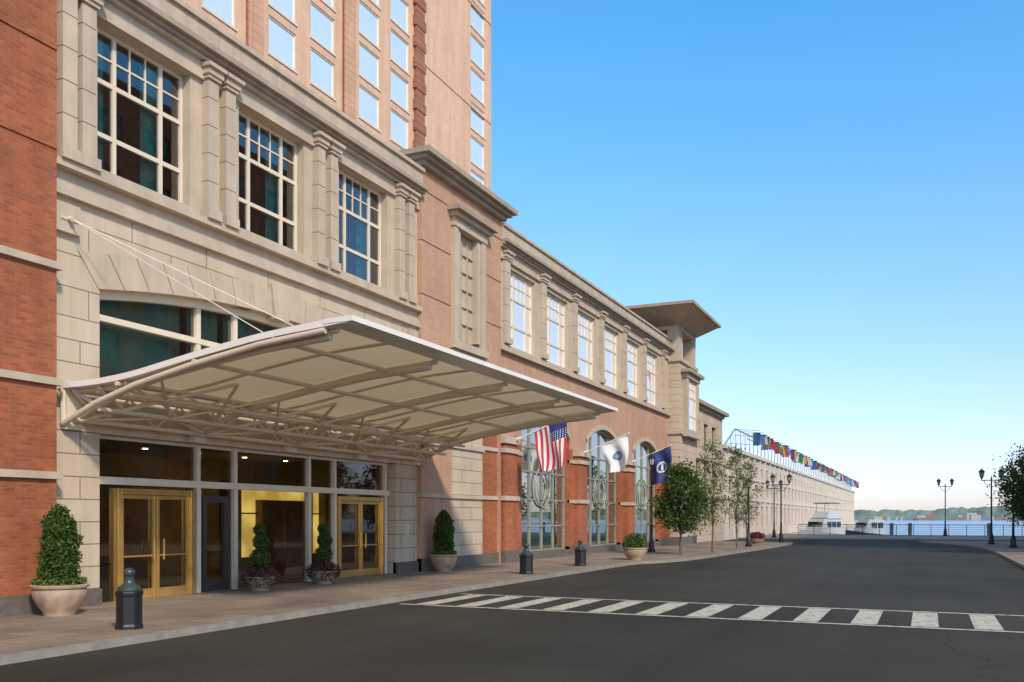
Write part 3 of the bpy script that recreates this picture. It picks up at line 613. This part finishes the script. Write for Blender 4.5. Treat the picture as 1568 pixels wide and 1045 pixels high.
# ================================================================ UNSEEN BLOCK, added so the upper windows reflect something dark
OB=empty('reflection_block'); ow=MB(); og=MB()
A0,A1,HB=40,75,33.5
ops=[(y_,y_+2.4,z_,z_+2.4) for y_ in np.arange(A0+1.5,A1-3,4.6) for z_ in np.arange(1.2,HB-3,3.9)]
ops=[tuple(float(t) for t in o) for o in ops]
wall(ow,38,.3,A0,A1,0,HB,ops,sgn=-1); ow.q((38,A0,0),(60,A0,0),(60,A0,HB),(38,A0,HB)); ow.q((38,A1,0),(60,A1,0),(60,A1,HB),(38,A1,HB)); ow.q((38,A0,HB),(60,A0,HB),(60,A1,HB),(38,A1,HB))
og.q((38.2,A0,0),(38.2,A1,0),(38.2,A1,HB),(38.2,A0,HB))
ow.obj('reflection_block_walls',[plain('reflection_block_brick',(.28,.13,.08),.9)],OB); og.obj('reflection_block_glass',[M['reflpane']],OB)

# ================================================================ STREET FURNITURE
M['lamp']=plain('frosted_lamp_glass',(.42,.40,.34),.3)
def lamp(x,y,h,double=False,z0=.1):
    e=empty('street_lamp'); B=MB(); G=MB()
    B.lathe((x,y,z0),[(.20,0),(.20,.12),(.15,.16),(.14,.5),(.10,.58),(.12,.62),(.075,.7),(.06,1.3),(.075,1.34),(.05,1.4),(.042,h-.75),(.06,h-.72),(.03,h-.62)],n=12)
    def lant(cx,cz):
        B.lathe((x+cx[0],y+cx[1],cz),[(.03,-.12),(.07,-.04),(.10,0),(.10,.03)],n=8)
        G.lathe((x+cx[0],y+cx[1],cz+.03),[(.09,0),(.15,.30)],n=6)
        B.lathe((x+cx[0],y+cx[1],cz+.33),[(.20,0),(.19,.03),(.10,.14),(.03,.17),(.03,.22),(.01,.28)],n=6)
        for k in range(6):
            t=k*math.pi/3; B.tube((x+cx[0]+.095*math.cos(t),y+cx[1]+.095*math.sin(t),cz+.02),(x+cx[0]+.16*math.cos(t),y+cx[1]+.16*math.sin(t),cz+.34),.012,n=5)
    if not double: lant((0,0),z0+h-.62)
    else:
        zt=z0+h-.62; L=.55
        B.tube((x-L,y,zt-.2),(x+L,y,zt-.2),.028)
        B.tube((x,y,zt-.2),(x,y,zt+.15),.03,.01)
        for s_ in (-1,1):
            B.path([(x,y,zt-.65),(x+s_*.2,y,zt-.58),(x+s_*.36,y,zt-.4),(x+s_*.42,y,zt-.2)],.018,n=6)
            B.tube((x+s_*L,y,zt-.2),(x+s_*L,y,zt-.1),.03); lant((s_*L,0),zt)
    B.obj('post',[M['black']],e,smooth=True); G.obj('lantern_glass',[M['lamp']],e)
lamp(2.3,43.8,4.9); lamp(5.15,54.4,4.1); lamp(5.5,65.0,4.8,True); lamp(2.8,80,5.0,True); lamp(16.2,93.5,5.4,True); lamp(18.4,65.4,4.9,True)
lamp(19.1,58.5,4.6)
def bollard(x,y,z0=.1):
    e=empty('street_bollard'); B=MB(); D=MB()
    B.lathe((x,y,z0),[(.215,0),(.215,.05),(.20,.07),(.20,.50),(.215,.52),(.215,.57),(.19,.59)],n=8,rot=math.pi/8)
    D.lathe((x,y,z0+.59),[(.17,0),(.165,.05),(.09,.10),(.07,.16),(.075,.18),(.055,.20),(.08,.235),(.09,.27),(.075,.31),(.03,.34)],n=16)
    B.obj('body',[M['black']],e,bevel=.008); D.obj('cap',[M['verdigris']],e,smooth=True)
bollard(3.55,10.3); bollard(3.65,25.3); bollard(3.55,30.3)
def pot(x,y,R,Hh,name,z0=.1,mat='pot'):
    e=empty(name); B=MB()
    B.lathe((x,y,z0),[(R*.55,0),(R*.58,.04),(R*.62,.08),(R*.80,Hh*.35),(R*.93,Hh*.6),(R*.97,Hh*.8),(R*.93,Hh*.86),(R*1.02,Hh*.9),(R*1.04,Hh*.97),(R*1.0,Hh),(R*.88,Hh),(R*.86,Hh*.9)],n=28)
    B.obj('pot',[M[mat]],e,smooth=True)
    return e
SH=plain('shrub_shade',(.015,.03,.01),.9)  # dark solids inside the foliage, painted as its inner shade
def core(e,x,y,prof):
    B=MB(); B.lathe((x,y,0),prof,n=12); B.obj('inner_shade_core',[SH],e)
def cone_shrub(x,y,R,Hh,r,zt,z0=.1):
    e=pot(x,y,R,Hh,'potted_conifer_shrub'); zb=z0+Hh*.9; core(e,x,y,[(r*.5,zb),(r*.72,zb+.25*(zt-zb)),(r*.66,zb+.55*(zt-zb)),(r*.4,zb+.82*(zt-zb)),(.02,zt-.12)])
    n=7000; t=np.random.rand(n); prof=np.interp(t,[0,.1,.3,.6,.82,.95,1],[.86,.97,1,.97,.78,.42,.12]); a=np.random.rand(n)*2*np.pi
    lump=1+.10*np.sin(a*3+t*9)+.10*np.sin(a*7-t*17)+.07*np.sin(a*2+t*31)
    rr=r*prof*lump*(.75+.34*np.random.rand(n)); leaves('shrub_foliage',np.stack([x+rr*np.cos(a),y+rr*np.sin(a),zb+t*(zt-zb)+.03*np.random.randn(n)],1),.03,M['leafshrub'],e)
    a=np.random.rand(900)*2*np.pi; rr=R*.95*np.sqrt(np.random.rand(900)); leaves('underplanting',np.stack([x+rr*np.cos(a),y+rr*np.sin(a),z0+Hh+.1*np.random.rand(900)],1),.035,M['leaftree'],e)
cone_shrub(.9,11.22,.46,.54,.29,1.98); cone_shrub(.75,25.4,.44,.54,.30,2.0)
def topiary(x,y):
    e=pot(x,y,.36,.34,'potted_topiary'); P=[ball_pts((x,y,.85),.24,900),ball_pts((x+.03,y,1.22),.2,700),ball_pts((x-.02,y,1.52),.14,450)]
    leaves('topiary_balls',np.concatenate(P),.028,M['leafshrub'],e)
    B=MB(); B.tube((x,y,.4),(x,y,1.5),.02); 
    for c_,r_ in ((.85,.2),(1.22,.16),(1.52,.1)): B.lathe((x,y,c_),[(.01,-r_),(r_*.8,-r_*.6),(r_,0),(r_*.8,r_*.6),(.01,r_)],n=10)
    B.obj('stem_and_shade_cores',[SH],e)  # real stem plus dark ball cores painted as shade
    p=ball_pts((x,y,.42),.46,1500,shell=.5,sq=.6); leaves('flowers',p,.032,M['flower'],e); leaves('flower_leaves',ball_pts((x,y,.40),.42,700,shell=.5,sq=.5),.032,M['leafshrub'],e)
topiary(.55,16.9); topiary(.55,19.35)
e=pot(4.0,35.4,.48,.5,'flower_planter'); leaves('planting',ball_pts((4.0,35.4,.75),.5,1500,shell=.7,sq=.9),.05,M['leafdense'],e); leaves('blooms',ball_pts((4.0,35.4,.7),.5,300,shell=.2,sq=.6),.03,M['flowerg'],e)
e=pot(4.6,60.5,.5,.35,'flower_planter'); leaves('planting',ball_pts((4.6,60.5,.55),.55,1200,shell=.7,sq=.6),.06,M['flower'],e)
# ================================================================ TREES
def tree(x,y,h,cr_,zlo,ncl,nl,mat,trunk=.06,name='street_tree',leaf=.06,seed=1):
    e=empty(name); B=MB(); R=random.Random(seed); npr=np.random.RandomState(seed)
    pts=[Vector((x,y,.1))]; 
    for k in range(1,9): pts.append(Vector((x+R.uniform(-.05,.05)*k*.4,y+R.uniform(-.05,.05)*k*.4,.1+h*.93*k/8)))
    for k in range(8): B.tube(pts[k],pts[k+1],trunk*(1-k/9),trunk*(1-(k+1)/9),n=8,cap=False)
    P=[]
    for c_ in range(ncl):
        t=(c_+.5)/ncl; z=zlo+(h-zlo)*t; shape=math.sin(math.pi*min(1,.18+.78*t))**.8
        rad=cr_*shape*R.uniform(.45,1.0); a=c_*2.4+R.uniform(-.5,.5)
        p=Vector((x+rad*math.cos(a),y+rad*math.sin(a),z+R.uniform(-.1,.25)))
        k=min(7,int((z-.1)/(h*.93)*8*.82)); src=pts[max(1,k)]
        mid=(src+p)/2+Vector((0,0,.12)); B.tube(src,mid,trunk*.35*(1-t*.5),trunk*.22*(1-t*.5),n=5,cap=False); B.tube(mid,p,trunk*.22*(1-t*.5),.006,n=5,cap=False)
        cr2=cr_*R.uniform(.22,.42)
        q_=npr.normal(size=(nl//ncl,3))*np.array([cr2*.6,cr2*.6,cr2*.5])+np.array(p); P.append(q_)
        tt=npr.rand(nl//ncl//4)[:,None]; q2=np.array(src)*(1-tt)+np.array(p)*tt+npr.normal(size=(len(tt),3))*.1; P.append(q2[tt[:,0]>.35])
    B.obj('trunk_and_limbs',[M['bark']],e); leaves('crown',np.concatenate(P),leaf,mat,e)
tree(4.4,41.3,3.9,1.15,1.35,46,9500,M['leafdense'],.07,seed=3,leaf=.065)
tree(5.2,44.3,5.3,.85,1.7,30,2000,M['leaftree'],.05,seed=5,leaf=.055)
tree(5.15,50.8,5.6,.75,1.6,30,1500,M['leaftree'],.05,seed=8,leaf=.055)
tree(4.6,57,5.2,.9,1.7,30,1200,M['leaftree'],.05,seed=9,leaf=.06)
tree(20.0,57.5,5.2,1.7,1.8,50,7000,M['leafdense'],.09,seed=11,leaf=.08)
tree(21.0,50.5,5.8,1.6,1.9,50,6500,M['leafdense'],.09,seed=12,leaf=.08)
tree(20.5,63,4.6,1.4,1.6,44,5000,M['leafdense'],.08,seed=14,leaf=.08)
for k,(tx,ty) in enumerate(((33,42),(33,53),(34,64),(24.5,84),(28,88),(31.5,85),(35.5,89),(40,86))): tree(tx,ty,6.4 if k<3 else 7.4,2.6,1.2,34,2300,M['leafdense'],.12,seed=20+k,leaf=.2)
# ================================================================ FLAGS
def flag(name,y,z,mats,fn,sag=1.75,hl=1.15,seed=0,amp=1.0):
    e=empty(name); B=MB(); b=Vector((.26,y,z)); t=Vector((2.45,y,z+.85)); B.tube(b,t,.03,.02); B.lathe((t.x,t.y,t.z-.03),[(.02,0),(.05,.03),(.05,.06),(.01,.09)],n=10)
    B.tube(b-Vector((.08,0,0)),b+(t-b)*.12,.06)
    B.obj('pole',[M['white']],e,smooth=True)
    F=MB(); nh,nf=39,44; d=(b-t).normalized()
    def P(i,j):
        h_=i/nh; f=j/nf
        p=t+d*(.05+hl*h_*(1-.18*f)); p=p+Vector((-.34*f*f-.05*math.sin(f*4+seed)+.25*f,0,-sag*f*(1-.10*h_)))
        p.y+=amp*((.03+.17*f)*math.sin(h_*9+f*3.5+seed)+.05*math.sin(f*8+seed)); p.x+=.05*f*math.cos(h_*9+f*3.5); return p
    for i in range(nh):
        for j in range(nf): F.q(P(i,j),P(i+1,j),P(i+1,j+1),P(i,j+1),m=fn((i+.5)/nh,(j+.5)/nf))
    F.obj('cloth',mats,e,smooth=False)
fr=plain('flag_red',(.50,.03,.04),.7,var=.03); fw=plain('flag_white',(.66,.65,.62),.7,var=.03); fb=plain('flag_navy',(.020,.032,.14),.7,var=.05); fbl=plain('flag_blue',(.06,.2,.5),.7)
def usf(h,f):
    if f<.42 and h<7/13:
        a=(f/.42*9)%1; b_=(h/(7/13)*7)%1
        return 1 if (abs(a-.5)<.14 and abs(b_-.5)<.16) else 2
    return 0 if int(h*13)%2==0 else 1
flag('american_flag',31.9,4.75,[fr,fw,fb],usf,seed=.3,sag=1.85,hl=1.4,amp=.45)
flag('state_flag',39.55,4.75,[fw,fbl,plain('flag_gold',(.6,.42,.1),.7)],lambda h,f:(1 if ((h-.5)**2*1.2+(f-.5)**2*2.6<.045) and not ((h-.5)**2+(f-.5)**2*2<.008) else (2 if (h-.5)**2+(f-.5)**2*2<.008 else 0)),sag=1.6,hl=1.3,seed=1.7)
flag('hotel_flag',47.05,4.75,[fb,fw],lambda h,f:(1 if (.03<((h-.5)**2+(f-.5)**2*2)<.05 or (abs(h-.5)<.05 and .42<f<.58)) else 0),sag=1.9,hl=1.3,seed=3.1)
# ================================================================ RAILING
R_=empty('waterfront_railing'); B=MB(); y=94.3
x=3.0
while x<58: B.tube((x,y,.1),(x,y,1.12),.03,n=6); x+=1.5
for zz_ in (.3,.5,.7,.9): B.tube((3,y,zz_),(58,y,zz_),.012,n=5)
B.tube((3,y,1.12),(58,y,1.12),.035,n=6); B.obj('rails',[M['black']],R_)
for xx in (11.6,13.2,19.8,23.5,28,33):
    e=empty('quay_bollard'); B=MB(); B.lathe((xx,93.6,.1),[(.17,0),(.17,.95),(.21,1.0),(.21,1.1),(.12,1.2)],n=12); B.obj('post',[M['kerb']],e,smooth=True)
# ================================================================ BOATS
GEL=plain('boat_gelcoat',(.50,.50,.50),.3,var=.05); HUL=plain('boat_hull_blue',(.03,.05,.09),.3,var=.05)
def boat(x,y,L,W,name,fly=True,z0=-1.5,sc=1,ang=0):
    e=empty(name,(x,y,z0)); e.rotation_euler=(0,0,ang); e.scale=(sc,sc,sc); B=MB(); D=MB(); K=MB()
    n=14; secs=[]
    for i in range(n+1):
        t=i/n; w=W/2*(1-max(0,(t-.45)/.55)**2.2)+.02; yy=-L/2+L*t; fz=1.15+.55*t**2
        secs.append([(-w,yy,fz),(-w*.88,yy,.35),(-w*.45,yy,-.2),(0,yy,-.45),(w*.45,yy,-.2),(w*.88,yy,.35),(w,yy,fz)])
    for i in range(n):
        for j in range(6): (K if not fly else B).q(secs[i][j],secs[i][j+1],secs[i+1][j+1],secs[i+1][j])
        B.q(secs[i][0],secs[i+1][0],secs[i+1][6],secs[i][6])
    B.q(*secs[0])
    def cab(w,y0,y1,z0_,z1_,sl=.5):
        frustum(B,-w,w,y0,y1,z0_,-w*.9,w*.9,y0+.1,y1-sl,z1_)
        za=z0_+(z1_-z0_)*.42; zb=z0_+(z1_-z0_)*.8
        yy=y0+.25
        while yy<y1-sl-.6:
            D.box(-w*.97,w*.97,yy,yy+.75,za,zb); yy+=.9
        D.box(-w*.8,w*.8,y1-sl*.6-.4,y1-sl*.6+.12,za,zb); D.box(-w*.6,w*.6,y0-.03,y0+.2,za-.2,zb)
    cab(W*.36,-L*.30,L*.22,1.2,2.75,.9)
    if fly:
        B.box(-W*.36,W*.36,-L*.33,L*.05,2.75,2.85); frustum(B,-W*.33,W*.33,-L*.25,L*.06,2.85,-W*.3,W*.3,-L*.25,-.1,3.45)
        for sx in (-1,1):
            for yy in (-L*.22,-L*.02): B.tube((sx*W*.28,yy,3.3),(sx*W*.26,yy,4.3),.03)
        K.box(-W*.32,W*.32,-L*.26,L*.02,4.3,4.4); B.tube((0,-L*.1,4.4),(0,-L*.1,5.2),.03); B.tube((.5,-L*.1,4.4),(.6,-L*.12,6.0),.015)
    for k in range(8):
        t=.55+.43*k/7; i=int(t*n); p=secs[i]; 
        for j in (0,6): B.tube(p[j],(p[j][0]*.97,p[j][1],p[j][2]+.6),.015,n=5)
    for j in (0,6): B.path([(secs[i][j][0]*.97,secs[i][j][1],secs[i][j][2]+.6) for i in range(7,n+1)],.018,n=5)
    B.obj('hull_and_cabin',[GEL],e); D.obj('cabin_windows',[M['glassD']],e); K.obj('canvas_and_topsides',[HUL],e)
boat(4.3,103.5,8,2.6,'motor_yacht',True,ang=math.pi*.86,sc=1.05,z0=-1.2); boat(8.9,102.5,6.0,2.2,'motorboat',False,ang=math.pi*.78,sc=1.0,z0=-1.15)
B=MB(); B.box(3,16,98,99,-1.55,-1.1); B.obj('dock',[M['bark']])

# ================================================================ CAMERA / LIGHT
cam=bpy.data.cameras.new('camera'); co=bpy.data.objects.new('camera',cam); S.collection.objects.link(co); S.camera=co
co.location=(14.7,0,1.8); co.rotation_euler=(math.radians(90),0,math.radians(24.5)); cam.sensor_width=36; cam.lens=1396/1568*36; cam.shift_y=270.5/1568; cam.clip_end=20000
el=math.radians(37); az=math.radians(127)
d=Vector((math.cos(el)*math.sin(az),math.cos(el)*math.cos(az),math.sin(el)))
sun=bpy.data.lights.new('sun','SUN'); sun.energy=3.7; sun.angle=math.radians(6); sun.color=(1,.86,.70); so=bpy.data.objects.new('sun',sun); S.collection.objects.link(so)
so.rotation_euler=d.to_track_quat('Z','Y').to_euler(); so.location=(20,-20,40)
W=bpy.data.worlds.new('World'); S.world=W; W.use_nodes=True; nt=W.node_tree; bg=nt.nodes['Background']; sk=N(nt,'ShaderNodeTexSky'); sk.sky_type='NISHITA'; sk.sun_disc=False
sk.sun_elevation=el; sk.sun_rotation=az; sk.air_density=1.0; sk.dust_density=.6; sk.ozone_density=1.5
tc_=N(nt,'ShaderNodeTexCoord'); sx=N(nt,'ShaderNodeSeparateXYZ'); nt.links.new(tc_.outputs['Generated'],sx.inputs[0])
rp=N(nt,'ShaderNodeValToRGB'); e=rp.color_ramp.elements
e[0].position=0; e[0].color=(.43,.42,.55,1); e[1].position=.48; e[1].color=(.24,.61,.74,1)
x=e.new(.12); x.color=(.43,.47,.62,1); x=e.new(.27); x.color=(.38,.54,.66,1); x=e.new(.64); x.color=(.50,.49,.43,1)
nt.links.new(sx.outputs[2],rp.inputs['Fac'])
mu=N(nt,'ShaderNodeVectorMath',operation='MULTIPLY'); nt.links.new(sk.outputs[0],mu.inputs[0]); nt.links.new(rp.outputs['Color'],mu.inputs[1])
s3=N(nt,'ShaderNodeVectorMath',operation='SCALE'); nt.links.new(mu.outputs[0],s3.inputs[0]); s3.inputs['Scale'].default_value=3.0
nt.links.new(s3.outputs[0],bg.inputs[0]); bg.inputs[1].default_value=.13
S.view_settings.view_transform='Standard'; S.view_settings.look='None'; S.view_settings.exposure=0
